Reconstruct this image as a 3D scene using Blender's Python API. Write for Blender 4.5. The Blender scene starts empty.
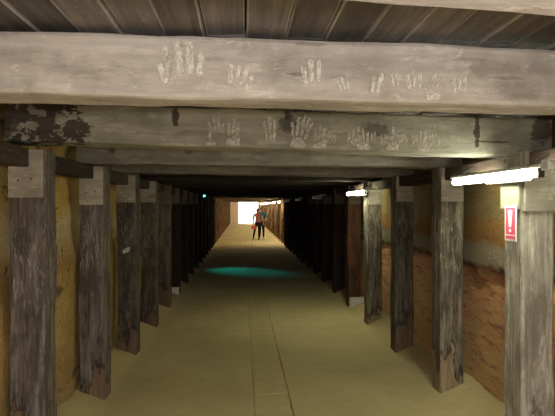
import bpy, bmesh, math, random
from mathutils import Vector, Matrix, noise

# ------------------------------------------------------------------ camera, world, exposure
sc = bpy.context.scene
C = sc.collection
F_PX, VPX, VPY, CAM_H = 530.0, 243.0, 206.0, 1.65
cam_d = bpy.data.cameras.new('camera')
cam_d.sensor_width = 36.0
cam_d.lens = F_PX / 555.0 * 36.0
cam_d.clip_start = 0.05
cam_d.clip_end = 300
cam = bpy.data.objects.new('camera', cam_d)
C.objects.link(cam)
YAW = math.atan((277.5 - VPX) / F_PX)
PITCH = math.atan((VPY - 208.0) / F_PX)
cam.location = (0, 0, CAM_H)
cam.rotation_euler = (math.radians(90) + PITCH, 0, -YAW)
sc.camera = cam
sc.view_settings.view_transform = 'Standard'
sc.view_settings.look = 'None'
sc.view_settings.gamma = 1.0
sc.view_settings.use_curve_mapping = False
sc.view_settings.exposure = 0.0

world = bpy.data.worlds.new('world')
sc.world = world
world.use_nodes = True
world.node_tree.nodes['Background'].inputs[0].default_value = (1.0, 0.98, 0.97, 1)   # hazy white daylight outside the far mouth
world.node_tree.nodes['Background'].inputs[1].default_value = 5.0

# the camera's own flash (a small lamp just above the lens)
fl = bpy.data.lights.new('camera_flash', 'POINT')
fl.energy = 58.0
fl.color = (1.0, 0.95, 0.96)
fl.shadow_soft_size = 0.03
flo = bpy.data.objects.new('camera_flash', fl)
flo.location = (0.0, 0.02, CAM_H + 0.07)
C.objects.link(flo)

# daylight comes in at both open mouths of the tunnel: portals guide the sampling of the sky there
for nm, yy, rx in (('near_mouth_portal', -2.0, 90), ('far_mouth_portal', 50.35, -90)):
    pl = bpy.data.lights.new(nm, 'AREA')
    pl.shape = 'RECTANGLE'; pl.size = 3.6; pl.size_y = 2.4
    pl.cycles.is_portal = True
    po = bpy.data.objects.new(nm, pl)
    po.location = (0.27, yy, 1.2)
    po.rotation_euler = (math.radians(rx), 0, 0)
    C.objects.link(po)

TUBE_NEAR, TUBE_SECOND, TUBE_BACK, TUBE_FAR = 75.0, 75.0, 25.0, 270.0

def px_on_plane(x, y, Y):
    """photo pixel -> point on the cross plane at distance Y down the tunnel"""
    d = Vector(((x - 277.5) / F_PX, (208.0 - y) / F_PX, -1.0))
    d = cam.rotation_euler.to_matrix() @ d
    return Vector((0, 0, CAM_H)) + d * (Y / d.y)

# ------------------------------------------------------------------ helpers
def tag(o, label=None, cat=None, group=None, kind=None):
    if label: o['label'] = label
    if cat: o['category'] = cat
    if group: o['group'] = group
    if kind: o['kind'] = kind
    return o

def link(name, me, mat=None, parent=None, loc=(0, 0, 0), rot=(0, 0, 0)):
    o = bpy.data.objects.new(name, me)
    C.objects.link(o)
    o.location = loc
    o.rotation_euler = rot
    if mat and me is not None and not me.materials:
        me.materials.append(mat)
    if parent: o.parent = parent
    return o

def empty(name, loc=(0, 0, 0), rot=(0, 0, 0)):
    return link(name, None, None, None, loc, rot)

def bm_mesh(name, bm, smooth=False):
    me = bpy.data.meshes.new(name)
    bmesh.ops.recalc_face_normals(bm, faces=bm.faces)
    bm.to_mesh(me)
    bm.free()
    if smooth:
        for p in me.polygons: p.use_smooth = True
    return me

def add_box(bm, x0, x1, y0, y1, z0, z1, bev=0.0):
    r = bmesh.ops.create_cube(bm, size=1.0)
    vs = r['verts']
    for v in vs:
        v.co = Vector(((x0 + x1) / 2 + v.co.x * (x1 - x0), (y0 + y1) / 2 + v.co.y * (y1 - y0), (z0 + z1) / 2 + v.co.z * (z1 - z0)))
    if bev > 0:
        es = list({e for v in vs for e in v.link_edges})
        bmesh.ops.bevel(bm, geom=es, offset=bev, segments=1, affect='EDGES')

def box_mesh(name, x0, x1, y0, y1, z0, z1, bev=0.0):
    bm = bmesh.new()
    add_box(bm, x0, x1, y0, y1, z0, z1, bev)
    return bm_mesh(name, bm)

def add_cyl(bm, p0, p1, r, n=12, r1=None):
    p0, p1 = Vector(p0), Vector(p1)
    d = p1 - p0
    q = d.to_track_quat('Z', 'Y').to_matrix()
    r1 = r if r1 is None else r1
    a = [bm.verts.new(p0 + q @ Vector((math.cos(t) * r, math.sin(t) * r, 0))) for t in [2 * math.pi * i / n for i in range(n)]]
    b = [bm.verts.new(p1 + q @ Vector((math.cos(t) * r1, math.sin(t) * r1, 0))) for t in [2 * math.pi * i / n for i in range(n)]]
    for i in range(n):
        bm.faces.new((a[i], a[(i + 1) % n], b[(i + 1) % n], b[i]))
    bm.faces.new(list(reversed(a)))
    bm.faces.new(b)

def fn(p, s=1.0, seed=0.0):
    return noise.noise(Vector(p) * s + Vector((seed * 7.31, seed * 3.17, seed * 1.93)))

def rough_bar(name, axis, a0, a1, w, h, nseg, r=0.012, amp=0.006, seed=0.0, shape=None):
    """hewn timber: rounded rectangle w x h swept along axis from a0 to a1, centred on the other two axes"""
    prof = []
    for sx, sy in ((1, 1), (-1, 1), (-1, -1), (1, -1)):
        c = (sx * (w / 2 - r), sy * (h / 2 - r))
        pts = [(c[0] + sx * r, c[1]), (c[0] + sx * r * .7, c[1] + sy * r * .7), (c[0], c[1] + sy * r)]
        if sx * sy < 0: pts.reverse()
        prof += pts
        mx = {(1, 1): (0, h / 2), (-1, 1): (-w / 2, 0), (-1, -1): (0, -h / 2), (1, -1): (w / 2, 0)}[(sx, sy)]
        prof.append(mx)
    bm = bmesh.new()
    rings = []
    for i in range(nseg + 1):
        t = a0 + (a1 - a0) * i / nseg
        ring = []
        for k, (u, v) in enumerate(prof):
            if axis == 'Z': p = Vector((u, v, t))
            elif axis == 'X': p = Vector((t, u, v))
            else: p = Vector((u, t, v))
            st = Vector(p)
            if axis == 'Z': st.z *= .35
            elif axis == 'X': st.x *= .35
            else: st.y *= .35
            d = fn(st, 6.0, seed) * amp + fn(st, 22.0, seed + 5) * amp * .5
            e = fn(st, 5.0, seed + 11) * amp
            if axis == 'Z': p += Vector((u, v, 0)).normalized() * d + Vector((e, 0, 0))
            elif axis == 'X': p += Vector((0, u, v)).normalized() * d
            else: p += Vector((u, 0, v)).normalized() * d
            if shape: p = shape(p)
            ring.append(bm.verts.new(p))
        rings.append(ring)
    n = len(prof)
    for i in range(nseg):
        for k in range(n):
            bm.faces.new((rings[i][k], rings[i][(k + 1) % n], rings[i + 1][(k + 1) % n], rings[i + 1][k]))
    bm.faces.new(rings[0])
    bm.faces.new(list(reversed(rings[-1])))
    return bm_mesh(name, bm)

# ------------------------------------------------------------------ materials
class NT:
    def __init__(s, name, rough=0.85):
        s.m = bpy.data.materials.new(name)
        s.m.use_nodes = True
        s.t = s.m.node_tree
        s.b = s.t.nodes['Principled BSDF']
        s.b.inputs['Roughness'].default_value = rough
        s.b.inputs['Specular IOR Level'].default_value = 0.25
    def n(s, ty, **kw):
        nd = s.t.nodes.new(ty)
        for k, v in kw.items(): setattr(nd, k, v)
        return nd
    def L(s, a, b): s.t.links.new(a, b)
    def coord(s, scale=(1, 1, 1), rnd=False):
        tc = s.n('ShaderNodeTexCoord')
        out = tc.outputs['Object']
        if rnd:
            oi = s.n('ShaderNodeObjectInfo')
            mul = s.n('ShaderNodeMath', operation='MULTIPLY'); mul.inputs[1].default_value = 37.0
            s.L(oi.outputs['Random'], mul.inputs[0])
            ad = s.n('ShaderNodeVectorMath', operation='ADD')
            s.L(out, ad.inputs[0]); s.L(mul.outputs[0], ad.inputs[1])
            out = ad.outputs[0]
        mp = s.n('ShaderNodeMapping')
        mp.inputs['Scale'].default_value = scale
        s.L(out, mp.inputs['Vector'])
        return mp.outputs[0]
    def noise(s, vec, scale, detail=6, rough=0.6, dist=0.0):
        nd = s.n('ShaderNodeTexNoise')
        nd.inputs['Scale'].default_value = scale
        nd.inputs['Detail'].default_value = detail
        nd.inputs['Roughness'].default_value = rough
        nd.inputs['Distortion'].default_value = dist
        s.L(vec, nd.inputs['Vector'])
        return nd.outputs['Fac']
    def ramp(s, fac, stops, interp='LINEAR'):
        r = s.n('ShaderNodeValToRGB')
        r.color_ramp.interpolation = interp
        e = r.color_ramp.elements
        while len(e) < len(stops): e.new(0.5)
        for el, (p, c) in zip(e, stops):
            el.position = p
            el.color = (c[0], c[1], c[2], 1) if isinstance(c, tuple) else (c, c, c, 1)
        s.L(fac, r.inputs[0])
        return r.outputs[0]
    def math(s, op, a, b=None, c=None, clamp=False):
        m = s.n('ShaderNodeMath', operation=op, use_clamp=clamp)
        for i, v in enumerate((a, b, c)):
            if v is None: continue
            if isinstance(v, (int, float)): m.inputs[i].default_value = v
            else: s.L(v, m.inputs[i])
        return m.outputs[0]
    def smooth(s, v, lo, hi):
        m = s.n('ShaderNodeMapRange', interpolation_type='SMOOTHSTEP')
        m.inputs['From Min'].default_value = lo
        m.inputs['From Max'].default_value = hi
        s.L(v, m.inputs['Value'])
        return m.outputs[0]
    def mix(s, fac, a, b, mode='MIX'):
        m = s.n('ShaderNodeMix', data_type='RGBA', blend_type=mode)
        for idx, v in ((0, fac), (6, a), (7, b)):
            if isinstance(v, (int, float)): m.inputs[idx].default_value = v
            elif isinstance(v, tuple): m.inputs[idx].default_value = (*v, 1)
            else: s.L(v, m.inputs[idx])
        return m.outputs[2]
    def sep(s):
        tc = s.n('ShaderNodeTexCoord')
        x = s.n('ShaderNodeSeparateXYZ')
        s.L(tc.outputs['Object'], x.inputs[0])
        return x.outputs
    def done(s, col, bump=None, strength=0.4, dist=0.01):
        if isinstance(col, tuple): s.b.inputs['Base Color'].default_value = (*col, 1)
        else: s.L(col, s.b.inputs['Base Color'])
        if bump is not None:
            bp = s.n('ShaderNodeBump')
            bp.inputs['Strength'].default_value = strength
            bp.inputs['Distance'].default_value = dist
            s.L(bump, bp.inputs['Height'])
            s.L(bp.outputs[0], s.b.inputs['Normal'])
        return s.m

def mat_plain(name, col, rough=0.7, var=0.25, scale=20):
    t = NT(name, rough)
    n = t.noise(t.coord(), scale)
    c = t.ramp(n, [(0.25, tuple(x * (1 - var) for x in col)), (0.75, tuple(min(1, x * (1 + var)) for x in col))])
    return t.done(c, n, 0.15, 0.003)

def mat_emit(name, col, strength):
    m = bpy.data.materials.new(name)
    m.use_nodes = True
    b = m.node_tree.nodes['Principled BSDF']
    b.inputs['Base Color'].default_value = (0.8, 0.8, 0.8, 1)
    b.inputs['Emission Color'].default_value = (*col, 1)
    b.inputs['Emission Strength'].default_value = strength
    return m

def mat_post(name, dark, light, flake, bare, flake_amt=0.5, bare_z=0.5):
    """old post: limewash flaking along the grain, outer skin broken away near the foot"""
    t = NT(name, 0.9)
    xyz = t.sep()
    grain = t.noise(t.coord((18, 18, 1.3), True), 1.7, 10, 0.72, 0.3)
    col = t.ramp(grain, [(0.34, dark), (0.5, tuple((a + b) / 2 for a, b in zip(dark, light))), (0.66, tuple(x * 1.25 for x in light))])
    blot = t.noise(t.coord((1.6, 1.6, .6), True), 5.5, 8, 0.7)
    col = t.mix(t.smooth(blot, 0.46, 0.6), col, t.mix(0.7, col, dark))
    # pale flakes around chest height
    fl1 = t.noise(t.coord((34, 34, 5.5), True), 2.0, 10, 0.8)
    band = t.math('MULTIPLY', t.smooth(xyz[2], 0.85, 1.15), t.math('SUBTRACT', 1.0, t.smooth(xyz[2], 1.5, 1.66)))
    thr = t.math('SUBTRACT', fl1, t.math('MULTIPLY', t.math('SUBTRACT', 1.0, band), 0.13))
    fm = t.math('MULTIPLY', t.smooth(thr, 0.525, 0.60), flake_amt)
    col = t.mix(fm, col, flake)
    # the skin broken away below a ragged edge
    jag = t.noise(t.coord((6, 6, 1.3), True), 1.2, 6, 0.65)
    oi = t.n('ShaderNodeObjectInfo')
    rz = t.math('MULTIPLY', t.math('SUBTRACT', oi.outputs['Random'], 0.5), 0.7)
    hgt = t.math('ADD', xyz[2], t.math('MULTIPLY', t.math('SUBTRACT', jag, 0.5), -1.7))
    hgt = t.math('ADD', hgt, rz)
    skin = t.smooth(hgt, bare_z, bare_z + 0.03)
    edge = t.math('MULTIPLY', skin, t.math('SUBTRACT', 1.0, t.smooth(hgt, bare_z + 0.03, bare_z + 0.13)))
    barec = t.mix(t.smooth(grain, 0.35, 0.65), tuple(x * 0.6 for x in bare), bare)
    col = t.mix(skin, barec, col)
    col = t.mix(t.math('MULTIPLY', edge, 0.8), col, tuple(x * 0.45 for x in dark))
    hb = t.math('ADD', t.math('MULTIPLY', grain, 0.6), t.math('ADD', t.math('MULTIPLY', skin, 0.7), t.math('MULTIPLY', fm, 0.4)))
    return t.done(col, hb, 0.7, 0.012)

def mat_beam(name, base, light, dark, stains=(), flecks=0.35, peel_left=False, wash=None):
    t = NT(name, 0.88)
    xyz = t.sep()
    grain = t.noise(t.coord((1.0, 9, 12), True), 1.5, 9, 0.68, 0.4)
    blot = t.noise(t.coord((1, 1, 1.3), True), 2.6, 5, 0.6)
    col = t.ramp(grain, [(0.28, tuple(x * 0.66 for x in base)), (0.5, base), (0.72, light)])
    col = t.mix(t.smooth(blot, 0.42, 0.72), col, tuple(x * 0.62 for x in base))
    pat = t.noise(t.coord((2.2, 6, 7), True), 1.6, 9, 0.78)
    col = t.mix(t.math('MULTIPLY', t.smooth(pat, 0.52, 0.66), 0.65), col, tuple(x * 0.5 + y * .5 for x, y in zip(base, dark)))
    col = t.mix(t.math('MULTIPLY', t.math('SUBTRACT', 1.0, t.smooth(pat, 0.36, 0.47)), 0.55), col, tuple(min(1, x * 1.2) for x in light))
    f = t.noise(t.coord((7, 14, 17), True), 1.6, 8, 0.75)
    fm = t.math('MULTIPLY', t.smooth(f, 0.58, 0.64), flecks)
    col = t.mix(fm, col, tuple(min(1, x * 1.45) for x in light))
    crack = t.noise(t.coord((1.2, 16, 26), True), 1.2, 7, 0.7, 0.6)
    cm = t.smooth(crack, 0.66, 0.71)
    col = t.mix(t.math('MULTIPLY', cm, 0.75), col, dark)
    wob = t.noise(t.coord((.8, 1, 1.2)), 14.0, 8, 0.75)
    for (sx, sz, rx, rz, a) in stains:
        dx = t.math('DIVIDE', t.math('SUBTRACT', xyz[0], sx), rx)
        dz = t.math('DIVIDE', t.math('SUBTRACT', xyz[2], sz), rz)
        d = t.math('SQRT', t.math('ADD', t.math('MULTIPLY', dx, dx), t.math('MULTIPLY', dz, dz)))
        d = t.math('ADD', d, t.math('MULTIPLY', t.math('SUBTRACT', wob, 0.5), 3.2))
        mk = t.math('MULTIPLY', t.math('SUBTRACT', 1.0, t.smooth(d, 0.75, 1.1)), a)
        col = t.mix(mk, col, dark)
    bump = t.math('ADD', grain, t.math('ADD', t.math('MULTIPLY', fm, 0.5), t.math('MULTIPLY', cm, -0.8)))
    if peel_left:
        pn = t.noise(t.coord((2.0, 2, 4)), 3.2, 6, 0.65)
        v = t.math('ADD', t.math('MULTIPLY', t.math('SUBTRACT', pn, 0.5), 1.2), t.math('MULTIPLY', t.math('ADD', xyz[0], 0.95), 1.5))
        pm = t.math('SUBTRACT', 1.0, t.smooth(v, -0.02, 0.02))
        keep = t.smooth(t.noise(t.coord((1, 1, 1.5)), 13.0, 6, 0.6), 0.50, 0.53)
        pm = t.math('MULTIPLY', pm, t.math('SUBTRACT', 1.0, keep))
        col = t.mix(pm, col, t.mix(t.smooth(grain, .3, .7), tuple(x * .7 for x in dark), tuple(x * 1.5 for x in dark)))
        bump = t.math('SUBTRACT', bump, t.math('MULTIPLY', pm, 1.2))
    return t.done(col, bump, 0.55, 0.008)

def mat_plank(name, a, b):
    t = NT(name, 0.85)
    oi = t.n('ShaderNodeObjectInfo')
    g = t.noise(t.coord((14, 1.0, 14), True), 1.8, 8, 0.65, 0.4)
    col = t.ramp(g, [(0.3, a), (0.7, b)])
    sp = t.noise(t.coord((1, .8, 1), True), 55, 3, 0.6)
    col = t.mix(t.math('MULTIPLY', t.smooth(sp, 0.66, 0.72), 0.5), col, (0.45, 0.42, 0.38))
    tone = t.math('ADD', 0.6, t.math('MULTIPLY', oi.outputs['Random'], 0.9))
    hsv = t.n('ShaderNodeHueSaturation')
    t.L(col, hsv.inputs['Color']); t.L(tone, hsv.inputs['Value'])
    return t.done(hsv.outputs[0], g, 0.4, 0.006)

def mat_floor(name):
    t = NT(name, 0.95)
    xyz = t.sep()
    big = t.noise(t.coord(), 0.9, 5, 0.6)
    fine = t.noise(t.coord(), 38, 6, 0.7)
    mid = t.noise(t.coord((1, 1, 1)), 6.0, 6, 0.65)
    col = t.ramp(big, [(0.3, (0.46, 0.36, 0.17)), (0.55, (0.56, 0.455, 0.225)), (0.75, (0.62, 0.515, 0.27))])
    col = t.mix(t.math('MULTIPLY', t.smooth(mid, 0.5, 0.7), 0.3), col, (0.37, 0.285, 0.135))
    col = t.mix(t.math('MULTIPLY', t.smooth(fine, 0.4, 0.75), 0.4), col, (0.64, 0.54, 0.30))
    h = t.math('ADD', t.math('MULTIPLY', mid, 0.8), t.math('MULTIPLY', fine, 0.35))
    return t.done(col, h, 0.5, 0.012)

def mat_rock_right(name):
    t = NT(name, 0.95)
    xyz = t.sep()
    w = t.noise(t.coord((1, .5, 1)), 3.0, 8, 0.7)
    z = t.math('ADD', xyz[2], t.math('MULTIPLY', t.math('SUBTRACT', w, 0.5), 0.24))
    zz = t.math('DIVIDE', z, 2.4)
    col = t.ramp(zz, [(0.0, (0.64, 0.45, 0.24)), (0.25, (0.66, 0.43, 0.24)), (0.44, (0.66, 0.38, 0.22)), (0.475, (0.14, 0.07, 0.045)),
                      (0.495, (0.31, 0.28, 0.22)), (0.545, (0.29, 0.255, 0.19)), (0.565, (0.28, 0.155, 0.055)), (0.63, (0.33, 0.195, 0.07)),
                      (0.66, (0.29, 0.23, 0.115)), (0.80, (0.29, 0.22, 0.10)), (0.9, (0.17, 0.13, 0.08))])
    st = t.noise(t.coord((2, 1.2, 9)), 2.5, 7, 0.65)
    col = t.mix(0.35, col, t.ramp(st, [(0.3, (0.13, 0.07, 0.03)), (0.7, (0.45, 0.36, 0.20))]), 'SOFT_LIGHT')
    gr = t.noise(t.coord((1.5, 1.5, 2.5)), 24, 8, 0.75)
    col = t.mix(0.6, col, t.ramp(gr, [(0.32, (0.12, 0.10, 0.08)), (0.68, (0.80, 0.78, 0.72))]), 'SOFT_LIGHT')
    # slanting pick marks low on the face
    rot = t.n('ShaderNodeMapping')
    rot.inputs['Rotation'].default_value = (0.6, 0, 0)
    rot.inputs['Scale'].default_value = (2, 3, 14)
    tc = t.n('ShaderNodeTexCoord')
    t.L(tc.outputs['Object'], rot.inputs['Vector'])
    pk = t.noise(rot.outputs[0], 1.6, 6, 0.65)
    low = t.math('SUBTRACT', 1.0, t.smooth(xyz[2], 1.0, 1.15))
    pm = t.math('MULTIPLY', t.smooth(pk, 0.53, 0.64), low)
    col = t.mix(t.math('MULTIPLY', pm, 0.75), col, (0.32, 0.13, 0.09))
    pl = t.math('MULTIPLY', t.math('SUBTRACT', 1.0, t.smooth(pk, 0.36, 0.43)), low)
    col = t.mix(t.math('MULTIPLY', pl, 0.5), col, (0.62, 0.44, 0.21))
    rough = t.noise(t.coord(), 12, 8, 0.7)
    return t.done(col, t.math('ADD', t.math('MULTIPLY', rough, 1.2), t.math('ADD', t.math('MULTIPLY', st, .6), t.math('MULTIPLY', pk, low))), 1.0, 0.035)

def mat_rock_left(name):
    t = NT(name, 0.95)
    xyz = t.sep()
    w = t.noise(t.coord((1, .5, 1)), 1.8, 6, 0.6)
    z = t.math('ADD', xyz[2], t.math('MULTIPLY', t.math('SUBTRACT', w, 0.5), 0.7))
    zz = t.math('DIVIDE', z, 2.4)
    col = t.ramp(zz, [(0.0, (0.36, 0.27, 0.14)), (0.3, (0.50, 0.36, 0.15)), (0.5, (0.42, 0.28, 0.115)), (0.6, (0.66, 0.56, 0.34)),
                      (0.68, (0.56, 0.41, 0.15)), (0.8, (0.58, 0.42, 0.15)), (0.95, (0.36, 0.26, 0.12))])
    st = t.noise(t.coord((2, 1.2, 4)), 3.0, 7, 0.65)
    col = t.mix(0.4, col, t.ramp(st, [(0.3, (0.15, 0.08, 0.03)), (0.7, (0.6, 0.5, 0.3))]), 'SOFT_LIGHT')
    gr = t.noise(t.coord((1.5, 1.5, 1.5)), 20, 8, 0.75)
    col = t.mix(0.5, col, t.ramp(gr, [(0.32, (0.12, 0.10, 0.08)), (0.68, (0.80, 0.78, 0.72))]), 'SOFT_LIGHT')
    dk = t.noise(t.coord((1, 1, 1.6)), 4.2, 6, 0.65)
    col = t.mix(t.math('MULTIPLY', t.smooth(dk, 0.58, 0.66), 0.75), col, (0.09, 0.05, 0.03))
    ck = t.noise(t.coord((1.5, 1.5, 1.0)), 3.4, 3, 0.5, 1.2)
    cm = t.math('MULTIPLY', t.smooth(ck, 0.485, 0.495), t.math('SUBTRACT', 1.0, t.smooth(ck, 0.502, 0.512)))
    gate = t.smooth(t.noise(t.coord(), 1.7, 2, 0.5), 0.5, 0.56)
    cm = t.math('MULTIPLY', cm, gate)
    col = t.mix(t.math('MULTIPLY', cm, 0.9), col, (0.035, 0.02, 0.012))
    rough = t.noise(t.coord(), 9, 8, 0.7)
    return t.done(col, t.math('SUBTRACT', rough, t.math('MULTIPLY', cm, 1.5)), 0.7, 0.018)

def mat_smudge(name, col, amt=0.75):
    """chalky print: broken up so the timber shows through"""
    t = NT(name, 0.95)
    n = t.noise(t.coord((1, 1, .6)), 60, 5, 0.75)
    mk = t.smooth(n, 0.38, 0.60)
    tr = t.n('ShaderNodeBsdfTransparent')
    mx = t.n('ShaderNodeMixShader')
    t.b.inputs['Base Color'].default_value = (*col, 1)
    t.L(t.math('MULTIPLY', mk, amt), mx.inputs[0]); t.L(tr.outputs[0], mx.inputs[1]); t.L(t.b.outputs[0], mx.inputs[2])
    t.L(mx.outputs[0], t.t.nodes['Material Output'].inputs['Surface'])
    return t.m

M = {}
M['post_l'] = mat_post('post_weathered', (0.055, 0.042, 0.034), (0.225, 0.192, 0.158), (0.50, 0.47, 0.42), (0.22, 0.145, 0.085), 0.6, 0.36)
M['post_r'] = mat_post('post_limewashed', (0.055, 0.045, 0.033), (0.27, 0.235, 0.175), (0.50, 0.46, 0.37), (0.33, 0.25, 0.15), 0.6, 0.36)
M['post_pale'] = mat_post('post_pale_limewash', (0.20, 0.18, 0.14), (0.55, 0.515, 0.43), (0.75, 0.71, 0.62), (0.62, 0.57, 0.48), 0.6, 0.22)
M['post_shaded'] = mat_post('post_brown_shaded', (0.035, 0.028, 0.022), (0.165, 0.138, 0.108), (0.34, 0.31, 0.26), (0.16, 0.105, 0.065), 0.5, 0.36)  # weaker light on these posts is put into a darker colour
M['post_dark'] = mat_post('post_dark_unlit', (0.012, 0.008, 0.006), (0.045, 0.022, 0.015), (0.05, 0.03, 0.02), (0.03, 0.018, 0.012), 0.3, 0.1)  # dark brown timber, deepened to carry the gloom of the unlit stretch
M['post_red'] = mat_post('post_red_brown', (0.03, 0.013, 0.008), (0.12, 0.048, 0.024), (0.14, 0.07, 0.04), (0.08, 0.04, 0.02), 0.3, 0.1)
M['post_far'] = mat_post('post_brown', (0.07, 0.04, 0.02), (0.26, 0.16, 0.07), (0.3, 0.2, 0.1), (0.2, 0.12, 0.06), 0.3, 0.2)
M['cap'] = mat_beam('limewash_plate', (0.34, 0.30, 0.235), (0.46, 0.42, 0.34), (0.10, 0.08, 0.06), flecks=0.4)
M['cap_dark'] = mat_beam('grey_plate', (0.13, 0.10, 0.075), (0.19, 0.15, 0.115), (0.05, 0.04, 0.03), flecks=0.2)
M['cream'] = mat_plain('cream_paint', (0.27, 0.25, 0.175), 0.6, 0.1)
M['spreader'] = mat_plank('spreader_wood', (0.022, 0.014, 0.010), (0.075, 0.050, 0.036))
M['plank'] = mat_plank('roof_plank', (0.080, 0.072, 0.068), (0.190, 0.175, 0.166))
M['plank_edge'] = mat_plain('pale_edge', (0.36, 0.33, 0.30), 0.9, 0.2)  # paler tone for plank sides and arrises
M['backing'] = mat_plain('roof_fill', (0.05, 0.04, 0.03))
M['floor'] = mat_floor('sandy_floor')
M['rock_r'] = mat_rock_right('bedded_rock')
M['rock_l'] = mat_rock_left('ochre_rock')
M['print'] = mat_smudge('clay_print', (0.88, 0.85, 0.78), 0.85)
M['print_faint'] = mat_smudge('faint_clay_print', (0.74, 0.70, 0.62), 0.6)
M['chalk'] = mat_smudge('chalk', (0.62, 0.60, 0.55))
M['white_metal'] = mat_plain('white_enamel', (0.72, 0.72, 0.66), 0.4, 0.06)
M['dark_plastic'] = mat_plain('dark_plastic', (0.05, 0.045, 0.04), 0.5, 0.1)
M['concrete'] = mat_plain('pale_concrete', (0.50, 0.47, 0.42), 0.9, 0.2)
M['nail'] = mat_plain('rusty_nail', (0.22, 0.05, 0.03), 0.7, 0.2)
M['tube_off'] = mat_plain('tube_unlit', (0.75, 0.75, 0.72), 0.3, 0.02)
M['tube_near'] = mat_emit('tube_lit', (0.96, 1.0, 0.76), TUBE_NEAR)
M['tube_second'] = mat_emit('tube_lit_second', (0.96, 1.0, 0.70), TUBE_SECOND)
M['tube_back'] = mat_emit('tube_lit_back', (1.0, 0.93, 0.80), TUBE_BACK)
M['tube_far'] = mat_emit('tube_lit_far', (1.0, 0.86, 0.58), TUBE_FAR)

# ------------------------------------------------------------------ layout (metres)
DYL, DYR = 0.02, -0.05        # the left posts stand a little farther down than the right ones
XL, XR = -1.17, 1.705            # inner faces of the two post rows
PW = 0.21                       # post section
WL, WR = -1.47, 2.03            # rock faces
BEAM_Z0, BEAM_Z1 = 2.0, 2.25
FRAME0, STEP, NFR = 1.855, 1.345, 36
END_Y, BACK_Y = 50.0, -2.0
SLOT0, SLOT1 = 0.092, 0.402     # drain down the middle of the floor
def frame_y(k): return FRAME0 + STEP * k

# ------------------------------------------------------------------ floor
def ylist(y0, y1, fine_to, df, dc):
    ys, y = [], y0
    while y < y1 - 1e-6:
        ys.append(y)
        y += df if y < fine_to else dc
    return ys + [y1]

def floor_z(x, y):
    z = 0.007 * fn((x, y, 0), 1.6, 2) + 0.004 * fn((x, y, 0), 5.0, 3)
    if x < XL + .02: z += 0.40 * (XL + .02 - x) * (1 + .35 * fn((x, y, 0), 2.5, 9))
    if x > XR - .02: z += 0.40 * (x - XR + .02) * (1 + .35 * fn((x, y, 0), 2.5, 8))
    return z

bm = bmesh.new()
ys = ylist(BACK_Y, END_Y + 0.0, 12, 0.09, 0.5)
left_x = [-1.75, -1.6, -1.45, -1.38, -1.31, -1.24, -1.17, -1.1, -1.0] + [-0.9 + .099 * i for i in range(10)] + [SLOT0 - .001]
right_x = [SLOT1 + .001] + [0.5 + 0.1 * i for i in range(12)] + [1.66, 1.72, 1.78, 1.85, 1.92, 2.0, 2.15, 2.3]
for xs in (left_x, right_x):
    grid = []
    for y in ys:
        row = []
        for x in xs:
            e = x
            if abs(x - SLOT0) < .01 or abs(x - SLOT1) < .01: e += 0.003 * fn((0, y, 0), 4.0, x)
            row.append(bm.verts.new((e, y, floor_z(x, y))))
        grid.append(row)
    for j in range(len(ys) - 1):
        for i in range(len(xs) - 1):
            bm.faces.new((grid[j][i], grid[j][i + 1], grid[j + 1][i + 1], grid[j + 1][i]))
    # side of the drain
    side = -1 if xs is left_x else 0
    upp = [bm.verts.new(grid[j][side].co) for j in range(len(ys))]
    low = [bm.verts.new((grid[j][side].co.x, ys[j], -0.12)) for j in range(len(ys))]
    for j in range(len(ys) - 1):
        bm.faces.new((upp[j], upp[j + 1], low[j + 1], low[j]))
add_box(bm, SLOT0 - .02, SLOT1 + .02, BACK_Y, END_Y, -0.14, -0.12)
floor = link('floor', bm_mesh('floor', bm, True), M['floor'])
tag(floor, 'sandy yellow earth floor of the tunnel', None, None, 'structure')

random.seed(4)
cv = []
for i in range(4):
    cv.append(rough_bar('cover_plank', 'X', SLOT0 + .005, SLOT1 - .007, 0.2, 0.035, 6, 0.006, 0.004, i + 30))
    cv[-1].materials.append(M['floor'])
y = 1.4
i = 0
while y < 14.0:
    w = random.uniform(0.17, 0.30)
    o = link('cover_plank', cv[i % 4], None, floor, (random.uniform(-.002, .002), y + w / 2, -0.0165 + random.uniform(-.003, .002)), (random.uniform(-.008, .008), 0, random.uniform(-.008, .008)))
    o.scale = (1, (w - 0.002) / 0.2, 1)
    y += w; i += 1
me = box_mesh('cover_strip', SLOT0 + .008, SLOT1 - .01, 14.0, END_Y, -0.03, 0.0)
o = link('cover_plank_run', me, M['floor'], floor)
o['kind'] = 'stuff'

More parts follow.
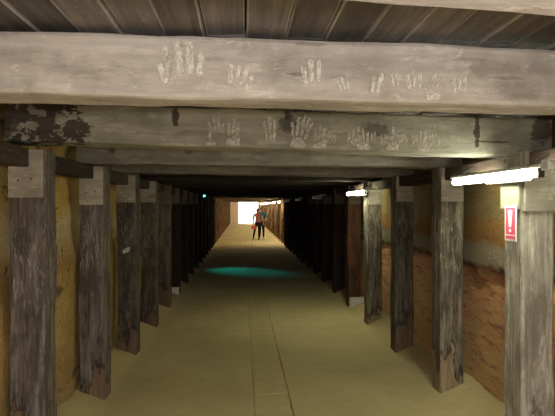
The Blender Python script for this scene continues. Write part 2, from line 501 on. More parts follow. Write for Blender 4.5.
# ------------------------------------------------------------------ rock walls
def wall(name, x0, sgn, mat, label):
    bm = bmesh.new()
    ys = ylist(BACK_Y, END_Y, 12, 0.045, 0.4)
    zs = [i * 0.045 for i in range(-4, 54)]
    rows = []
    for y in ys:
        row = []
        for z in zs:
            d = 0.045 * fn((y, z * 1.3, 0), 1.1, 3 + sgn) + 0.022 * fn((y, z * 2.5, 0), 3.5, 7 + sgn) + 0.012 * fn((y, z * 2, 0), 9, 1)
            if sgn > 0:
                ze = 1.13 + 0.10 * fn((y, 0, 0), 1.4, 4) + 0.05 * fn((y, 0, 0), 7, 5)
                if z > ze: d += -0.035
                else: d += 0.04 - 0.09 * max(0, (ze - z)) / 1.1
                for zb, a in ((1.42, .02), (1.72, .018), (1.95, .015)):     # bedding steps
                    if z > zb + .05 * fn((y, 0, 0), 1.7, zb): d += a
            else:
                ze = 1.28 + 0.16 * fn((y, 0, 0), 1.2, 6)
                if z < ze: d += -0.05 * min(1, (ze - z) / .15)
                d += 0.03 * max(0, fn((y, z, 0), 2.2, 12))
            row.append(bm.verts.new((x0 + sgn * d, y, z)))
        rows.append(row)
    for j in range(len(ys) - 1):
        for i in range(len(zs) - 1):
            bm.faces.new((rows[j][i], rows[j + 1][i], rows[j + 1][i + 1], rows[j][i + 1]))
    # thickness behind the face
    a = [bm.verts.new((x0 + sgn * 0.7, y, z)) for y in (BACK_Y, END_Y) for z in (zs[0], zs[-1])]
    bm.faces.new((a[0], a[1], a[3], a[2]))
    o = link(name, bm_mesh(name, bm, True), mat)
    return tag(o, label, None, None, 'structure')
wall('wall_left', WL, -1, M['rock_l'], 'ochre yellow rock wall behind the left posts')
wall('wall_right', WR, 1, M['rock_r'], 'banded brown and grey rock wall behind the right posts')
gb = link('ground_entrance', box_mesh('ground_entrance', -25, 25, BACK_Y - 40, BACK_Y, -.15, -.01), mat_plain('entrance_sand', (0.5, 0.42, 0.3), 0.95, 0.1))
tag(gb, 'pale ground outside the mouth behind the viewer', None, None, 'structure')

# ------------------------------------------------------------------ ceiling: fill above, planks below
ceil = link('ceiling', box_mesh('ceiling', WL - .7, WR + .7, BACK_Y, END_Y, 2.33, 2.6), M['backing'])
tag(ceil, 'dark plank ceiling of the tunnel above the beams', None, None, 'structure')
random.seed(11)
PWID = 0.148
pms = []
for i in range(5):
    m_ = rough_bar('plank', 'Y', -STEP / 2 + .004, STEP / 2 - .004, PWID - 0.005, 0.034, 10, 0.0065, 0.0025, i + 60)
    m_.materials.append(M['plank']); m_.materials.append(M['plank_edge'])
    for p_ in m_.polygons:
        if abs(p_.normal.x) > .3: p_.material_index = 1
    pms.append(m_)
bay_c = [FRAME0 + .12 - STEP / 2 + STEP * j for j in range(-2, 6)]
for j, yc in enumerate(bay_c):
    for k in range(-11, 15):
        x = 0.01 + PWID * (k + .5)
        if x < WL - .15 or x > WR + .15: continue
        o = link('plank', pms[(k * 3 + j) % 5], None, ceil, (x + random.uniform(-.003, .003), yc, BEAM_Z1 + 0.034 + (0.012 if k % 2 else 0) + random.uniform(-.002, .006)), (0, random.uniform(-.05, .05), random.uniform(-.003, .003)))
bm = bmesh.new()
for (ya, yb) in ((BACK_Y, bay_c[0] - STEP / 2), (bay_c[-1] + STEP / 2, END_Y)):
    for k in range(-11, 15):
        x = 0.01 + PWID * (k + .5)
        dz = random.uniform(0, .015)
        add_box(bm, x - PWID / 2 + .004, x + PWID / 2 - .004, ya, yb, BEAM_Z1 + .018 + dz, BEAM_Z1 + .052 + dz)
o = link('plank_run', bm_mesh('plank_run', bm), M['plank'], ceil)
o['kind'] = 'stuff'

# ------------------------------------------------------------------ posts
ordin = ['nearest', 'second', 'third', 'fourth', 'fifth', 'sixth']
def post_mesh(seed, h, mat, lean=0.0):
    m_ = rough_bar('post', 'Z', -0.06, h, PW, PW, 26, 0.014, 0.009, seed)
    m_.materials.append(mat)
    return m_
far_meshes = {}
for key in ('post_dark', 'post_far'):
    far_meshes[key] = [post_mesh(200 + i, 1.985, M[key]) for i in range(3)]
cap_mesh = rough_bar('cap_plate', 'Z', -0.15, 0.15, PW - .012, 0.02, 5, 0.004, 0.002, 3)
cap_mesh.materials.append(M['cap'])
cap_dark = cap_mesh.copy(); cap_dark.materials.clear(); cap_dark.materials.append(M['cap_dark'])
nail_bm = bmesh.new(); add_cyl(nail_bm, (0, 0, 0), (0, -0.004, 0), 0.007, 8)
nail_mesh = bm_mesh('nail', nail_bm); nail_mesh.materials.append(M['nail'])

POSTS = {}
cap_bottom = {('l', 1): 1.70, ('l', 2): 1.66, ('r', 1): 1.62, ('r', 2): 1.69, ('r', 3): 1.70, ('r', 4): 1.67, ('l', 3): 1.69, ('l', 4): 1.7, ('l', 5): 1.68, ('r', 5): 1.68}
def add_post(side, k):
    y = frame_y(k) + PW / 2 + (DYL if side == 'l' else DYR)
    x = XL - PW / 2 if side == 'l' else XR + PW / 2
    root = empty('timber_post', (x, y, 0))
    sd = 'left' if side == 'l' else 'right'
    wl = 'ochre' if side == 'l' else 'banded rock'
    near = 1 <= k <= 4 or k == 0
    if near:
        me = post_mesh(k * 3 + (0 if side == 'l' else 50), 1.985, M['post_shaded' if (side, k) in (('l', 3), ('l', 4), ('r', 3)) else 'post_l' if side == 'l' else 'post_pale' if k == 1 else 'post_r'])
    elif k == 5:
        me = post_mesh(77 + (side == 'r'), 1.985, M['post_red'] if side == 'r' else M['post_shaded'])
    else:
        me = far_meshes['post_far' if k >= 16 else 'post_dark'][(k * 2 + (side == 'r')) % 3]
    link('shaft', me, None, root)
    if k <= 9 and k >= 1:
        b = cap_bottom.get((side, k), 1.69)
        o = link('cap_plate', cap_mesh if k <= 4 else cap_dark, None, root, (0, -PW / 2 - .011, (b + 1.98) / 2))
        o.scale = (1, 1.0 if (side, k) != ('r', 1) else 1.8, (1.98 - b) / 0.3)
        if k <= 4: o['label'] = 'pale limewashed plate at the head of the post'
        if k <= 2 and side == 'l':
            for nx, nz in ((-.04, 1.80), (.035, 1.81)):
                link('nail', nail_mesh, None, root, (nx, -PW / 2 - .022, nz + (b - 1.7)))
    if 1 <= k <= 6:
        extra = {('l', 1): 'flaking limewash, at the left edge', ('l', 2): 'its foot stripped to bare brown wood', ('r', 1): 'carrying the red and white sign',
                 ('r', 2): 'a stripped pale patch near its foot', ('r', 4): 'the small lit tube lamp at its head', ('r', 5): 'dark red-brown with a pale block at its foot'}.get((side, k))
        lab = f'{ordin[k-1]} timber post of the {sd} row' + (f', {extra}' if extra else f', in front of the {wl} wall')
        tag(root, lab, 'post', f'timber posts of the {sd} row')
    elif k < 1:
        tag(root, f'timber post of the {sd} row beside the viewer, outside the picture', 'post', f'{sd} posts beside the viewer')
    elif k < 16:
        tag(root, f'dark timber post of the {sd} row in the unlit middle stretch', 'post', f'dark middle posts of the {sd} row')
    else:
        tag(root, f'brown timber post of the {sd} row in the lit far stretch', 'post', f'far posts of the {sd} row')
    POSTS[(side, k)] = root
for k in range(0, NFR):
    add_post('l', k); add_post('r', k)

# torn scrap of paper on the third left post
bm = bmesh.new()
fr = [(-.035, -.03), (.03, -.005), (.042, .045), (.005, .04), (-.042, .005)]
a_ = [bm.verts.new((x, -PW / 2 - .012, 1.155 + z)) for x, z in fr]; b_ = [bm.verts.new((x, -PW / 2 - .002, 1.155 + z)) for x, z in fr]
bm.faces.new(a_); bm.faces.new(list(reversed(b_)))
for i in range(5): bm.faces.new((a_[i], b_[i], b_[(i + 1) % 5], a_[(i + 1) % 5]))
o = link('paper_scrap', bm_mesh('paper_scrap', bm), M['concrete'], POSTS[('l', 3)])
o['label'] = 'torn pale scrap of paper'

# ------------------------------------------------------------------ roof beams
BH = BEAM_Z1 - BEAM_Z0
BD = 0.23
BH_0, BD_0, BZC_0 = 0.222, 0.18, 2.133     # the nearest beam is a little slighter
BX0, BX1 = XL - PW - .012, XR + PW + .012
def camber(a):
    def f(p):
        if p.z > 0: p.z -= a * (p.x / 1.6) ** 2
        return p
    return f
tilt = {-1: 3.0, 0: 0.6, 1: 1.2, 2: 0.3, 3: 0.7}
def loc2(k, x, y):
    p = px_on_plane(x, y, frame_y(k))
    a = math.radians(tilt.get(k, 0.2))          # beam turned clockwise as seen from the camera
    dx, dz = p.x, p.z - (BZC_0 if k == 0 else BEAM_Z0 + 0.1175 if k == 1 else (BEAM_Z0 + BEAM_Z1) / 2)
    return dx * math.cos(a) - dz * math.sin(a), dx * math.sin(a) + dz * math.cos(a)

def st(k, lst):
    out = []
    for (x, y, rx, ry, a) in lst:
        px, pz = loc2(k, x, y)
        s = frame_y(k) / F_PX
        out.append((px, pz, rx * s, ry * s, a))
    return out
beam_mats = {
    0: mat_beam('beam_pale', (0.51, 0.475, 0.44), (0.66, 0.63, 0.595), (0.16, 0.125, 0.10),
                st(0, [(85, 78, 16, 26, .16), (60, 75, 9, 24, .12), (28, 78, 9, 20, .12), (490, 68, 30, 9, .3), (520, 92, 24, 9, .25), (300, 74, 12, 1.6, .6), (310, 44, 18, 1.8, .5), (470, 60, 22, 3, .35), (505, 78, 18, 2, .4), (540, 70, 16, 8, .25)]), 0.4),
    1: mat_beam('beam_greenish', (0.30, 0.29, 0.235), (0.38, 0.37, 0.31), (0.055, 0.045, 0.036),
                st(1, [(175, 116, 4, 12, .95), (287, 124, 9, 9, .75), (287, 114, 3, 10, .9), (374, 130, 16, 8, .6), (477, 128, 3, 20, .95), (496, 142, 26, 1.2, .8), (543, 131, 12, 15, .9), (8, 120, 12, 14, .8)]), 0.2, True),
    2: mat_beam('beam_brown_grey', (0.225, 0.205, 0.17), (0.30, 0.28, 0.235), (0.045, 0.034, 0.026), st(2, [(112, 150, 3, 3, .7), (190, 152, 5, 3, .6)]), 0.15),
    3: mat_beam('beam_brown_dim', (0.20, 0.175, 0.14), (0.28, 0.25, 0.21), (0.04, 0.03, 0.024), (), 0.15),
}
M['beam_dark'] = mat_beam('beam_dark_unlit', (0.022, 0.016, 0.012), (0.04, 0.03, 0.024), (0.015, 0.01, 0.008), (), 0.1)  # near-black: the unlit stretch's darkness is put into the beam colour
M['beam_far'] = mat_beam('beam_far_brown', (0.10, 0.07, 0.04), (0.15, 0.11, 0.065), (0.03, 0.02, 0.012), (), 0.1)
beam_far_mesh = {kk: rough_bar('roof_beam', 'X', BX0, BX1, BD, BH, 20, 0.014, 0.008, 90) for kk in ('beam_dark', 'beam_far')}
for kk, m_ in beam_far_mesh.items(): m_.materials.append(M[kk])
BEAMS = {}
blabels = {-1: 'pale timber roof beam just overhead, cut off by the top right edge', 0: 'nearest full-width pale timber roof beam with large white handprints',
           1: 'second timber roof beam, greenish grey, peeling to dark wood at its left end', 2: 'third timber roof beam, brownish grey, with chalk scribble at its left',
           3: 'fourth timber roof beam, narrow and dim, before the dark stretch'}
for k in range(-1, NFR):
    y = frame_y(k) + BD / 2
    if k == -1: y = 0.655 + BD / 2
    a = math.radians(tilt.get(k, 0.2))
    zc = (BEAM_Z0 + BEAM_Z1) / 2
    bh, bd = (BH_0, BD_0) if k == 0 else (BH, BD)
    if k == 0: y, zc = frame_y(0) + BD_0 / 2, BZC_0
    if k == -1: bh, zc = 0.19, BEAM_Z0 + 0.095
    if k == 1: bh, zc = 0.235, BEAM_Z0 + 0.1175
    if k in (-1, 0, 1, 2, 3):
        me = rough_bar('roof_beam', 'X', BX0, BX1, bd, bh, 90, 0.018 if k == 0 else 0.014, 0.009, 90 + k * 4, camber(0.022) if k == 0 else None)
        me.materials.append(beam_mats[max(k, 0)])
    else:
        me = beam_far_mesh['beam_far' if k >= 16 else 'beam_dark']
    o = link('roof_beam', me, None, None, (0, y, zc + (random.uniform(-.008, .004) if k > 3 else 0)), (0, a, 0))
    if k in blabels: tag(o, blabels[k], 'beam', 'roof beams across the tunnel')
    elif k < 16: tag(o, 'dark timber roof beam in the unlit middle stretch', 'beam', 'dark middle roof beams')
    else: tag(o, 'brown timber roof beam in the lit far stretch', 'beam', 'far roof beams')
    o['kind'] = 'thing'
    BEAMS[k] = o

# handprints pressed in pale clay on the near faces of the first two beams
def capsule_pts(cx, cz, ang, L, w, n=5):
    pts = []
    for s, c in ((1, L), (-1, 0)):
        for i in range(n + 1):
            t = math.pi * i / n
            px, pz = math.cos(t) * w / 2, math.sin(t) * w / 2
            if s < 0: px, pz = -px, -pz
            pts.append((px, pz + c))
    ca, sa = math.cos(ang), math.sin(ang)
    return [(cx + x * ca - z * sa, cz + x * sa + z * ca) for x, z in pts]
def handprint(k, px, py, size=1.0, ang=0.0, palm=True, fingers=(0, 1, 2, 3, 4), seed=0, flip=1):
    rnd = random.Random(seed)
    s = size
    x0, z0 = loc2(k, px, py)
    bm = bmesh.new()
    polys = []
    fing = [(-.048, -.006, .85, .052, .018), (-.033, .036, .14, .055, .0175), (-.010, .042, .03, .068, .0185), (.013, .040, -.06, .064, .018), (.034, .030, -.2, .046, .016)]
    for i in fingers:
        fx, fz, fa, L, w = fing[i]
        polys.append(capsule_pts(fx * s * flip, fz * s, fa * flip, L * s * rnd.uniform(.8, 1.1), w * s * rnd.uniform(.8, 1.15)))
    if palm:
        polys.append([(math.cos(t) * .039 * s * (1 + .12 * math.sin(3 * t + seed)), -.008 * s + math.sin(t) * .036 * s * (1 + .1 * math.cos(2 * t + seed))) for t in [2 * math.pi * i / 14 for i in range(14)]])
    zmin = -(BH_0 if k == 0 else 0.235) / 2 - z0 + .012
    ca, sa = math.cos(ang), math.sin(ang)
    for pl in polys:
        fr, bk = [], []
        for (x, z) in pl:
            X, Z = x * ca - z * sa, x * sa + z * ca
            Z = max(Z, zmin)
            fr.append(bm.verts.new((X, -0.0012, Z))); bk.append(bm.verts.new((X, 0.006, Z)))
        try:
            bm.faces.new(fr); bm.faces.new(list(reversed(bk)))
        except ValueError:
            continue
        n = len(fr)
        for i in range(n): bm.faces.new((fr[i], bk[i], bk[(i + 1) % n], fr[(i + 1) % n]))
    link('handprint', bm_mesh('handprint', bm), M['print'] if k == 0 else M['print_faint'], BEAMS[k], (x0, -(BD_0 if k == 0 else BD) / 2 - .0085, z0))
HP = [(0, 187, 88, 1.45, .12, False, (1, 2, 3, 4)), (0, 180, 90, 1.2, .25, False, (1, 2)), (0, 236, 93, .9, -.25, False, (1, 2, 3, 4)), (0, 315, 92, 1.0, 0.05, False, (1, 2, 3)),
      (0, 345, 96, .6, .4, False, (2, 3, 4)), (0, 376, 101, .8, -.3, False, (1, 2)), (0, 417, 96, .8, .1, False, (1, 2, 3, 4)), (0, 432, 95, .7, -.2, True, (2, 3)), (0, 462, 99, .8, .1, False, (1, 2, 3)), (0, 396, 92, .6, .2, False, (2, 3)),
      (1, 217, 137, 1.0, .1, False, (1, 2, 3, 4)), (1, 234, 141, 1.1, -.1, True, (1, 2, 3)), (1, 211, 144, .7, 0, True, (2,)), (1, 272, 138, 1.1, .05, False, (1, 2, 3)), (1, 301, 133, 1.0, -.35, False, (1, 2, 3, 4)),
      (1, 298, 143, 1.2, -.1, True, (1, 2, 3, 4)), (1, 272, 146, .9, 0, False, (1, 2, 3)), (1, 320, 146, 1.0, -.1, True, (1, 2, 3, 4)), (1, 330, 147, .9, .2, False, (1, 2, 3, 4))]
for q, x in enumerate((349, 362, 373, 384, 393, 404, 415, 424, 432, 441)):
    HP.append((1, x, 147.5 + (x - 349) * .038 - (q % 3) * 1.8, (.8, 1.0, .7)[q % 3], (-.1, .15, .05, -.2)[q % 4], q % 3 == 1, (1, 2, 3, 4) if q % 2 else (2, 3, 4)))
for q, h in enumerate(HP): handprint(*h, seed=q)

# chalk scribble on the third beam
def stroke(bm, pts, w=0.006):
    for (a, b) in zip(pts[:-1], pts[1:]):
        a, b = Vector(a), Vector(b)
        d = (b - a).normalized(); n_ = Vector((-d.y, d.x)) * w / 2
        f = [a + n_, a - n_, b - n_, b + n_]
        v = [bm.verts.new((p.x, -0.001, p.y)) for p in f]; u = [bm.verts.new((p.x, 0.004, p.y)) for p in f]
        bm.faces.new(v)
        for i in range(4): bm.faces.new((v[i], u[i], u[(i + 1) % 4], v[(i + 1) % 4]))
bm = bmesh.new()
for pl in ([(90, 147), (92, 153), (94.5, 147)], [(95, 148), (99, 147.3), (97, 153.5)], [(99.5, 153), (100.5, 149.5), (102, 152.5), (103.5, 149.8), (105.5, 152.5)]):
    stroke(bm, [loc2(2, *p) for p in pl], 0.007)
link('chalk_scribble', bm_mesh('chalk_scribble', bm), M['chalk'], BEAMS[2], (0, -BD / 2 - .008, 0))

# ------------------------------------------------------------------ spreader bars between the frames
bar_mesh = {}
for sd in 'lr':
    bar_mesh[sd] = rough_bar('spreader_bar', 'Y', 0.008, STEP - PW - .014, 0.125, 0.11, 8, 0.01, 0.006, 140 + (sd == 'r'))
    bar_mesh[sd].materials.append(M['spreader'])
for k in range(-1, NFR - 1):
    for sd, x, dy in (('l', -1.318, DYL), ('r', 1.80, DYR)):
        z = 1.935 if sd == 'l' else 1.925
        y0 = frame_y(k) + PW + dy + .002
        o = link('spreader_bar', bar_mesh[sd], None, None, (x, y0, z))
        side = 'left' if sd == 'l' else 'right'
        if k <= 3:
            lab = {-1: f'dark spreader bar of the {side} side beside the viewer', 0: f'dark wooden spreader bar running up to the nearest {side} post',
                   1: f'dark wooden spreader bar between the nearest and second {side} posts', 2: f'dark wooden spreader bar between the second and third {side} posts',
                   3: f'dark wooden spreader bar between the third and fourth {side} posts'}[k]
            tag(o, lab, 'bar', f'spreader bars of the {side} row')
        else:
            tag(o, f'dark spreader bar between {side} posts farther down the tunnel', 'bar', f'far spreader bars of the {side} row')

# ------------------------------------------------------------------ fluorescent lamps along the right row
bm = bmesh.new(); add_box(bm, -.022, .022, 0, 1.22, .014, .036, .005); batten_me = bm_mesh('batten', bm); batten_me.materials.append(M['white_metal'])
bm = bmesh.new(); add_cyl(bm, (0, .035, -.012), (0, 1.185, -.012), .021, 14); tube_me = bm_mesh('tube', bm, True)
bm = bmesh.new(); add_box(bm, -.016, .016, -.012, .012, -.036, .02, .004); holder_me = bm_mesh('lamp_holder', bm); holder_me.materials.append(M['dark_plastic'])
bm = bmesh.new(); add_cyl(bm, (0, 0, .03), (.105, 0, .10), .005, 8); add_box(bm, -.02, .02, -.015, .015, .034, .040); hanger_me = bm_mesh('hanger', bm); hanger_me.materials.append(M['dark_plastic'])
bm = bmesh.new(); add_box(bm, -.02, .02, -.075, -.004, .0, .05, .005); add_cyl(bm, (0, -.07, .03), (.05, -.35, .03), .010, 8); inlet_me = bm_mesh('inlet_box', bm); inlet_me.materials.append(M['white_metal'])
bm = bmesh.new(); add_box(bm, .027, .062, .22, .74, -.045, .045, .006); shield_me = bm_mesh('tube_shield', bm); shield_me.materials.append(M['white_metal'])  # added box behind the tube, shades the post face from its glare
def lamp(y, tube_mat, label, group):
    root = empty('fluorescent_lamp', (1.60, y, CAM_H + 0.190))
    link('batten', batten_me, None, root)
    t_ = tube_me.copy(); t_.materials.clear(); t_.materials.append(tube_mat)
    link('tube', t_, None, root)
    for yy in (.025, 1.195): link('lamp_holder', holder_me, None, root, (0, yy, 0))
    for yy in (.12, 1.1): link('hanger', hanger_me, None, root, (0, yy, 0))
    link('inlet_box', inlet_me, None, root)
    link('tube_shield', shield_me, None, root)
    return tag(root, label, 'lamp', group)
lamp(-1.14, M['tube_back'], 'fluorescent tube lamp beside the viewer, outside the picture', 'tube lamps behind the viewer')
lamp(2.73, M['tube_near'], 'large bright white fluorescent tube lamp beside the sign post', 'tube lamps of the right row')
lamp(6.825, M['tube_second'], 'small bright fluorescent tube lamp at the fourth right post', 'tube lamps of the right row')
for i in range(3): lamp(10.86 + 4.035 * i, M['tube_off'], 'unlit fluorescent tube lamp in the dark middle stretch', 'unlit tube lamps')
for i in range(7): lamp(22.965 + 4.035 * i, M['tube_far'], 'tiny glowing tube lamp in the lit far stretch', 'far glowing tube lamps')

# ------------------------------------------------------------------ cream board and sign on the nearest right post
P = POSTS[('r', 1)]
yb = P.location.y
cb = link('cream_board', box_mesh('cream_board', -.018, 0, -.112, .112, 1.63, 1.79, .003), M['cream'], None, (XR - .006, yb, 0))
tag(cb, 'small cream painted board on the nearest right post, above the sign', 'board')
M['sign_white'] = mat_plain('sign_white', (0.92, 0.88, 0.86), 0.4, 0.03)
M['sign_red'] = mat_plain('sign_red', (0.80, 0.10, 0.20), 0.4, 0.05)
sg = empty('wall_sign', (XR - .026, yb - .030, 1.43))
tag(sg, 'tall red and white warning sign on the nearest right post', 'sign')
W2, HS = .072, .225
link('panel', box_mesh('panel', -.004, 0, -W2, W2, 0, HS, .001), M['sign_white'], sg)
link('red_field', box_mesh('red_field', -.0055, -.004, -W2 + .014, W2 - .014, .042, HS - .014), M['sign_red'], sg)
link('red_strip', box_mesh('red_strip', -.0055, -.004, -W2 + .014, W2 - .014, .014, .032), M['sign_red'], sg)
def flat_yz(name, pts, mat, parent, x0=-.007, x1=-.0055):
    bm = bmesh.new()
    a = [bm.verts.new((x0, y, z)) for y, z in pts]; b = [bm.verts.new((x1, y, z)) for y, z in pts]
    bm.faces.new(a); bm.faces.new(list(reversed(b)))
    for i in range(len(a)): bm.faces.new((a[i], b[i], b[(i + 1) % len(a)], a[(i + 1) % len(a)]))
    return link(name, bm_mesh(name, bm), mat, parent)
flat_yz('exclamation_bar', [(-.026, HS - .03), (.026, HS - .03), (.026, HS - .045), (.014, .088), (-.014, .088), (-.026, HS - .045)], M['sign_white'], sg)
flat_yz('exclamation_dot', [(math.cos(t) * .015, .066 + math.sin(t) * .012) for t in [2 * math.pi * i / 12 for i in range(12)]], M['sign_white'], sg)

# pale footing blocks at two posts
fb = link('footing_block', rough_bar('footing_block', 'X', -.12, .12, .1, .17, 6, .012, .006, 170), M['concrete'], None, (1.845, frame_y(5) + DYR - .058, .085))
tag(fb, 'pale concrete block at the foot of the fifth right post', 'block')
fb2 = link('footing_block', rough_bar('footing_block', 'X', -.09, .09, .1, .15, 6, .012, .006, 171), M['concrete'], None, (-1.27, frame_y(6) + DYL - .06, .08))
tag(fb2, 'small pale concrete block at the foot of the sixth left post', 'block')

# ------------------------------------------------------------------ teal lamp in the dark stretch
tl = empty('teal_lamp', (XL + .055, frame_y(10) + DYL + PW / 2, 1.90))
tag(tl, 'tiny teal lamp high on the left in the dark stretch', 'lamp')
bm = bmesh.new(); add_box(bm, -.05, .05, -.03, .05, -.0, .09, .01); link('housing', bm_mesh('housing', bm), M['dark_plastic'], tl)
bm = bmesh.new(); add_cyl(bm, (0, -.045, .04), (0, -.03, .04), .028, 14); link('lens', bm_mesh('lens', bm), mat_emit('teal_lens', (0.1, 0.9, 0.85), 6.0), tl)
sp = bpy.data.lights.new('teal_beam', 'SPOT')
sp.energy = 150; sp.color = (0.0, 0.50, 0.62); sp.spot_size = math.radians(40); sp.spot_blend = 0.9; sp.shadow_soft_size = 0.02
spo = bpy.data.objects.new('teal_beam', sp)
C.objects.link(spo)
spo.location = (XL + .055, frame_y(10) + .10, 1.88)
aim = Vector((-0.05, 13.55, 0)) - spo.location
yv = (Vector((0, 1, 0)) - aim.normalized() * aim.normalized().y).normalized()
zv = -aim.normalized(); xv = yv.cross(zv)
spo.rotation_euler = Matrix((xv, yv, zv)).transposed().to_euler()
spo.scale = (1.05, 0.8, 1)

# ------------------------------------------------------------------ far mouth
bm = bmesh.new()
add_box(bm, WL - .7, -0.42, END_Y, END_Y + .3, -.1, 2.7)
add_box(bm, 1.42, WR + .7, END_Y, END_Y + .3, -.1, 2.7)
add_box(bm, -0.42, 1.42, END_Y, END_Y + .3, 2.12, 2.7)
M['portal'] = mat_plain('pink_render', (0.78, 0.64, 0.54), 0.9, 0.12)
wp = link('wall_end', bm_mesh('wall_end', bm), M['portal'])
tag(wp, 'pinkish portal wall around the bright far mouth', None, None, 'structure')
gd = link('ground_outside', box_mesh('ground_outside', -25, 25, END_Y, END_Y + 60, -.15, -.02), mat_plain('pale_sand', (0.6, 0.5, 0.36), 0.95, 0.1))
tag(gd, 'pale sunlit ground outside the far mouth', None, None, 'structure')

# ------------------------------------------------------------------ two people
M['skin'] = mat_plain('skin', (0.50, 0.30, 0.21), 0.6, 0.05)
M['coral'] = mat_plain('coral_cloth', (0.62, 0.20, 0.15), 0.8, 0.1)
M['black_cloth'] = mat_plain('black_cloth', (0.015, 0.014, 0.014), 0.8, 0.1)
M['teal_cloth'] = mat_plain('teal_cloth', (0.02, 0.36, 0.46), 0.8, 0.1)
M['navy_cloth'] = mat_plain('dark_trousers', (0.018, 0.018, 0.024), 0.8, 0.1)
M['hair_brown'] = mat_plain('brown_hair', (0.10, 0.055, 0.03), 0.7, 0.2)
M['hair_dark'] = mat_plain('dark_hair', (0.04, 0.025, 0.016), 0.7, 0.2)
M['shoe_white'] = mat_plain('white_shoe', (0.7, 0.68, 0.64), 0.6, 0.05)
M['shoe_dark'] = mat_plain('dark_shoe', (0.03, 0.025, 0.02), 0.6, 0.05)
M['bag_red'] = mat_plain('red_bag', (0.70, 0.10, 0.06), 0.6, 0.08)
M['tan_strap'] = mat_plain('tan_strap', (0.5, 0.3, 0.12), 0.6, 0.08)
M['eye'] = mat_plain('eye', (0.02, 0.015, 0.012), 0.3, 0.05)
M['lip'] = mat_plain('lip', (0.40, 0.13, 0.11), 0.5, 0.05)

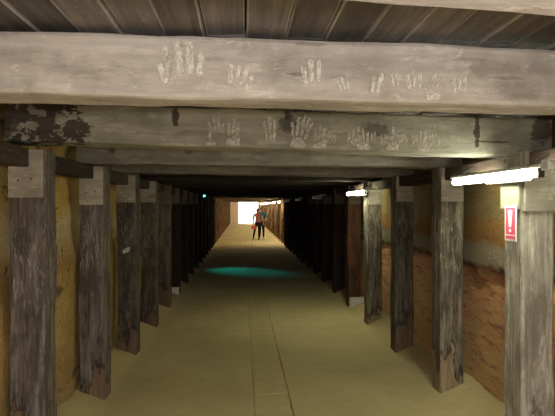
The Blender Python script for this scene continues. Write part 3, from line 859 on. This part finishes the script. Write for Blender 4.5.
def person(name, loc, rotz, H, J, top_mat, leg_mat, shoe_mat, hair_mat, sleeve, label, long_hair):
    """J: joints as fractions of height; front is -Y. One skinned body, clothes as colours on it."""
    root = empty(name, loc, (0, 0, rotz))
    verts, edges, rad = [], [], []
    def v(p, r, frm=None):
        verts.append(Vector(p) * H); rad.append(r * H if not isinstance(r, tuple) else (r[0] * H, r[1] * H))
        if frm is not None: edges.append((frm, len(verts) - 1))
        return len(verts) - 1
    hip = v((0, 0, .52), (.092, .066))
    wst = v((0, 0, .61), (.074, .055), hip)
    chs = v((0, -.005, .72), (.090, .062), wst)
    upr = v((0, 0, .79), (.070, .048), chs)
    nck = v((0, -.004, .845), (.031, .031), upr)
    hd0 = v((0, -.012, .875), (.040, .046), nck)
    hd1 = v((0, -.012, .925), (.050, .060), hd0)
    hd2 = v((0, -.008, .968), (.042, .050), hd1)
    feet, hands = [], []
    for s, nm in ((-1, 'l'), (1, 'r')):
        kn, an = J['knee_' + nm], J['ankle_' + nm]
        a = v((s * .050, 0, .48), (.056, .056), hip)
        b = v(Vector((s * .050, 0, .48)).lerp(Vector(kn), .5), (.049, .049), a)
        c = v(kn, (.036, .036), b)
        d = v(Vector(kn).lerp(Vector(an), .4), (.035, .035), c)
        e = v(an, (.021, .021), d)
        feet.append((Vector(an) * H, s))
        el, wr = Vector(J['elbow_' + nm]), Vector(J['wrist_' + nm])
        sh = v((s * .108, 0, .795), (.034, .036), upr)
        f = v(el, (.026, .026), sh)
        g = v(el.lerp(wr, .35), (.025, .025), f)
        w = v(wr, (.016, .018), g)
        dr = (wr - el).normalized()
        side = dr.cross(Vector((0, 1, 0)))
        if side.length < .2: side = dr.cross(Vector((1, 0, 0)))
        side.normalize()
        pm = v(wr + dr * .028, (.022, .013), w)
        for q in range(4):
            o_ = side * (q - 1.5) * .0115
            k1 = v(wr + dr * .058 + o_ * 1.1, .0048, pm)
            k2 = v(wr + dr * (.082 + (.006 if q in (1, 2) else 0)) + o_ * 1.2 + Vector((0, -.008, 0)), .0042, k1)
        t1 = v(wr + dr * .026 + side * -.028 + Vector((0, -.008, 0)), .0055, pm)
        v(wr + dr * .050 + side * -.034 + Vector((0, -.014, 0)), .0048, t1)
        hands.append((wr + dr * .05) * H)
    me = bpy.data.meshes.new('body')
    me.from_pydata(verts, edges, [])
    o = bpy.data.objects.new('body_tmp', me)
    C.objects.link(o)
    md = o.modifiers.new('skin', 'SKIN')
    md.use_smooth_shade = True
    for i, sv in enumerate(me.skin_vertices[0].data):
        r = rad[i]
        sv.radius = r if isinstance(r, tuple) else (r, r)
        sv.use_root = (i == 0)
    ss = o.modifiers.new('sub', 'SUBSURF'); ss.levels = 2; ss.render_levels = 2
    dg = bpy.context.evaluated_depsgraph_get()
    m2 = bpy.data.meshes.new_from_object(o.evaluated_get(dg))
    bpy.data.objects.remove(o)
    m2.materials.clear()
    for m_ in (M['skin'], top_mat, leg_mat): m2.materials.append(m_)
    elbows = [Vector(J['elbow_l']) * H, Vector(J['elbow_r']) * H]
    for p in m2.polygons:
        c = p.center / H
        p.use_smooth = True
        idx = 1
        arm = abs(c.x) > .105 and c.z > .42 and c.z < .80 or any((Vector(c) - (Vector(J['wrist_' + n_]))).length < .075 for n_ in 'lr')
        if c.z > .835: idx = 0
        elif arm:
            sh_d = min((Vector(c) - Vector((s * .108, 0, .795))).length for s in (-1, 1))
            idx = 1 if sh_d < sleeve else 0
        elif c.z < .55: idx = 2
        p.material_index = idx
    m2.name = 'body'
    link('body', m2, None, root)
    # hair, face, shoes
    bm = bmesh.new()
    bmesh.ops.create_uvsphere(bm, u_segments=20, v_segments=14, radius=1)
    for q in bm.verts:
        x, y, z = q.co
        q.co = Vector((x * .054, y * .066 + .002, .930 + z * .056)) * H
        if y < -.25 and z < .35: q.co.y += .045 * H * min(1, (-y - .25) * 2.5)
        if long_hair and z < -.2 and y > -.1: q.co.z -= .075 * H * (-z - .2)
    link('hair', bm_mesh('hair', bm, True), hair_mat, root)
    for s in (-1, 1):
        bm = bmesh.new(); bmesh.ops.create_icosphere(bm, subdivisions=2, radius=.006 * H, matrix=Matrix.Translation(Vector((s * .019, -.066, .928)) * H)); link('eye', bm_mesh('eye', bm, True), M['eye'], root)
        bm = bmesh.new(); bmesh.ops.create_icosphere(bm, subdivisions=2, radius=1, matrix=Matrix.Translation(Vector((s * .050, -.010, .918)) * H) @ Matrix.Diagonal((.008 * H, .012 * H, .018 * H, 1))); link('ear', bm_mesh('ear', bm, True), M['skin'], root)
    bm = bmesh.new(); bmesh.ops.create_cone(bm, segments=8, radius1=.010 * H, radius2=.003 * H, depth=.03 * H, cap_ends=True, matrix=Matrix.Translation(Vector((0, -.070, .913)) * H) @ Matrix.Rotation(.35, 4, 'X')); link('nose', bm_mesh('nose', bm, True), M['skin'], root)
    bm = bmesh.new(); bmesh.ops.create_icosphere(bm, subdivisions=2, radius=1, matrix=Matrix.Translation(Vector((0, -.060, .889)) * H) @ Matrix.Diagonal((.016 * H, .006 * H, .005 * H, 1))); link('mouth', bm_mesh('mouth', bm, True), M['lip'], root)
    for an, s in feet:
        bm = bmesh.new()
        bmesh.ops.create_uvsphere(bm, u_segments=14, v_segments=8, radius=1)
        for q in bm.verts:
            x, y, z = q.co
            q.co = Vector((an.x + x * .030 * H * (1.1 if y < 0 else .85), an.y - .030 * H + y * .076 * H, max(an.z - .030 * H + z * .026 * H * (1 if y < .1 else 1.35), an.z - .040 * H)))
        link('shoe', bm_mesh('shoe', bm, True), shoe_mat, root)
    tag(root, label, 'person', 'pair of people down the tunnel')
    return root, hands
py = 26.3
pA = px_on_plane(257.6, 238, py).x
pB = px_on_plane(261.8, 238, py).x
JA = {'knee_l': (-.085, -.04, .285), 'ankle_l': (-.145, .03, .040), 'knee_r': (.05, -.01, .285), 'ankle_r': (.045, -.02, .040),
      'elbow_l': (-.145, .01, .635), 'wrist_l': (-.120, -.09, .545), 'elbow_r': (.150, .03, .64), 'wrist_r': (.175, .06, .52)}
JB = {'knee_l': (-.052, -.015, .285), 'ankle_l': (-.060, .02, .040), 'knee_r': (.055, -.03, .285), 'ankle_r': (.060, -.02, .040),
      'elbow_l': (-.135, .04, .64), 'wrist_l': (-.11, -.05, .545), 'elbow_r': (.165, .02, .65), 'wrist_r': (.10, -.095, .60)}
ra, ha = person('person', (pA, py, 0.0), -.25, 1.55, JA, M['coral'], M['black_cloth'], M['shoe_dark'], M['hair_brown'], .10,
       'person in coral top and black trousers stepping left with a red bag', True)
rb, hb = person('person', (pB, py + .40, 0.0), .3, 1.60, JB, M['teal_cloth'], M['navy_cloth'], M['shoe_white'], M['hair_dark'], .16,
       'person in teal top, dark trousers and white shoes standing on the right', False)
# red bag in the left person's hand
bpos = Matrix.Rotation(-.25, 3, 'Z') @ ha[0] + ra.location
bag = empty('handbag', (bpos.x + .03, bpos.y, bpos.z - .29), (0, 0, .2))
tag(bag, 'small red handbag hanging from the hand of the person in coral', 'bag')
bm = bmesh.new(); add_box(bm, -.11, .11, -.045, .045, 0, .18, .025); link('bag_body', bm_mesh('bag_body', bm), M['bag_red'], bag)
bm = bmesh.new()
hp = [(math.cos(t) * .07, 0, .17 + math.sin(t) * .13) for t in [math.pi * i / 10 for i in range(11)]]
for a, b in zip(hp[:-1], hp[1:]): add_cyl(bm, a, b, .007, 6)
link('bag_handle', bm_mesh('bag_handle', bm), M['bag_red'], bag)
# tan waist bag on the right person
bm = bmesh.new()
ring = 28
for i in range(ring):
    t0, t1 = 2 * math.pi * i / ring, 2 * math.pi * (i + 1) / ring
    add_cyl(bm, (math.cos(t0) * .138, math.sin(t0) * .105, .96), (math.cos(t1) * .138, math.sin(t1) * .105, .96), .02, 6)
link('belt', bm_mesh('belt', bm), M['tan_strap'], rb)
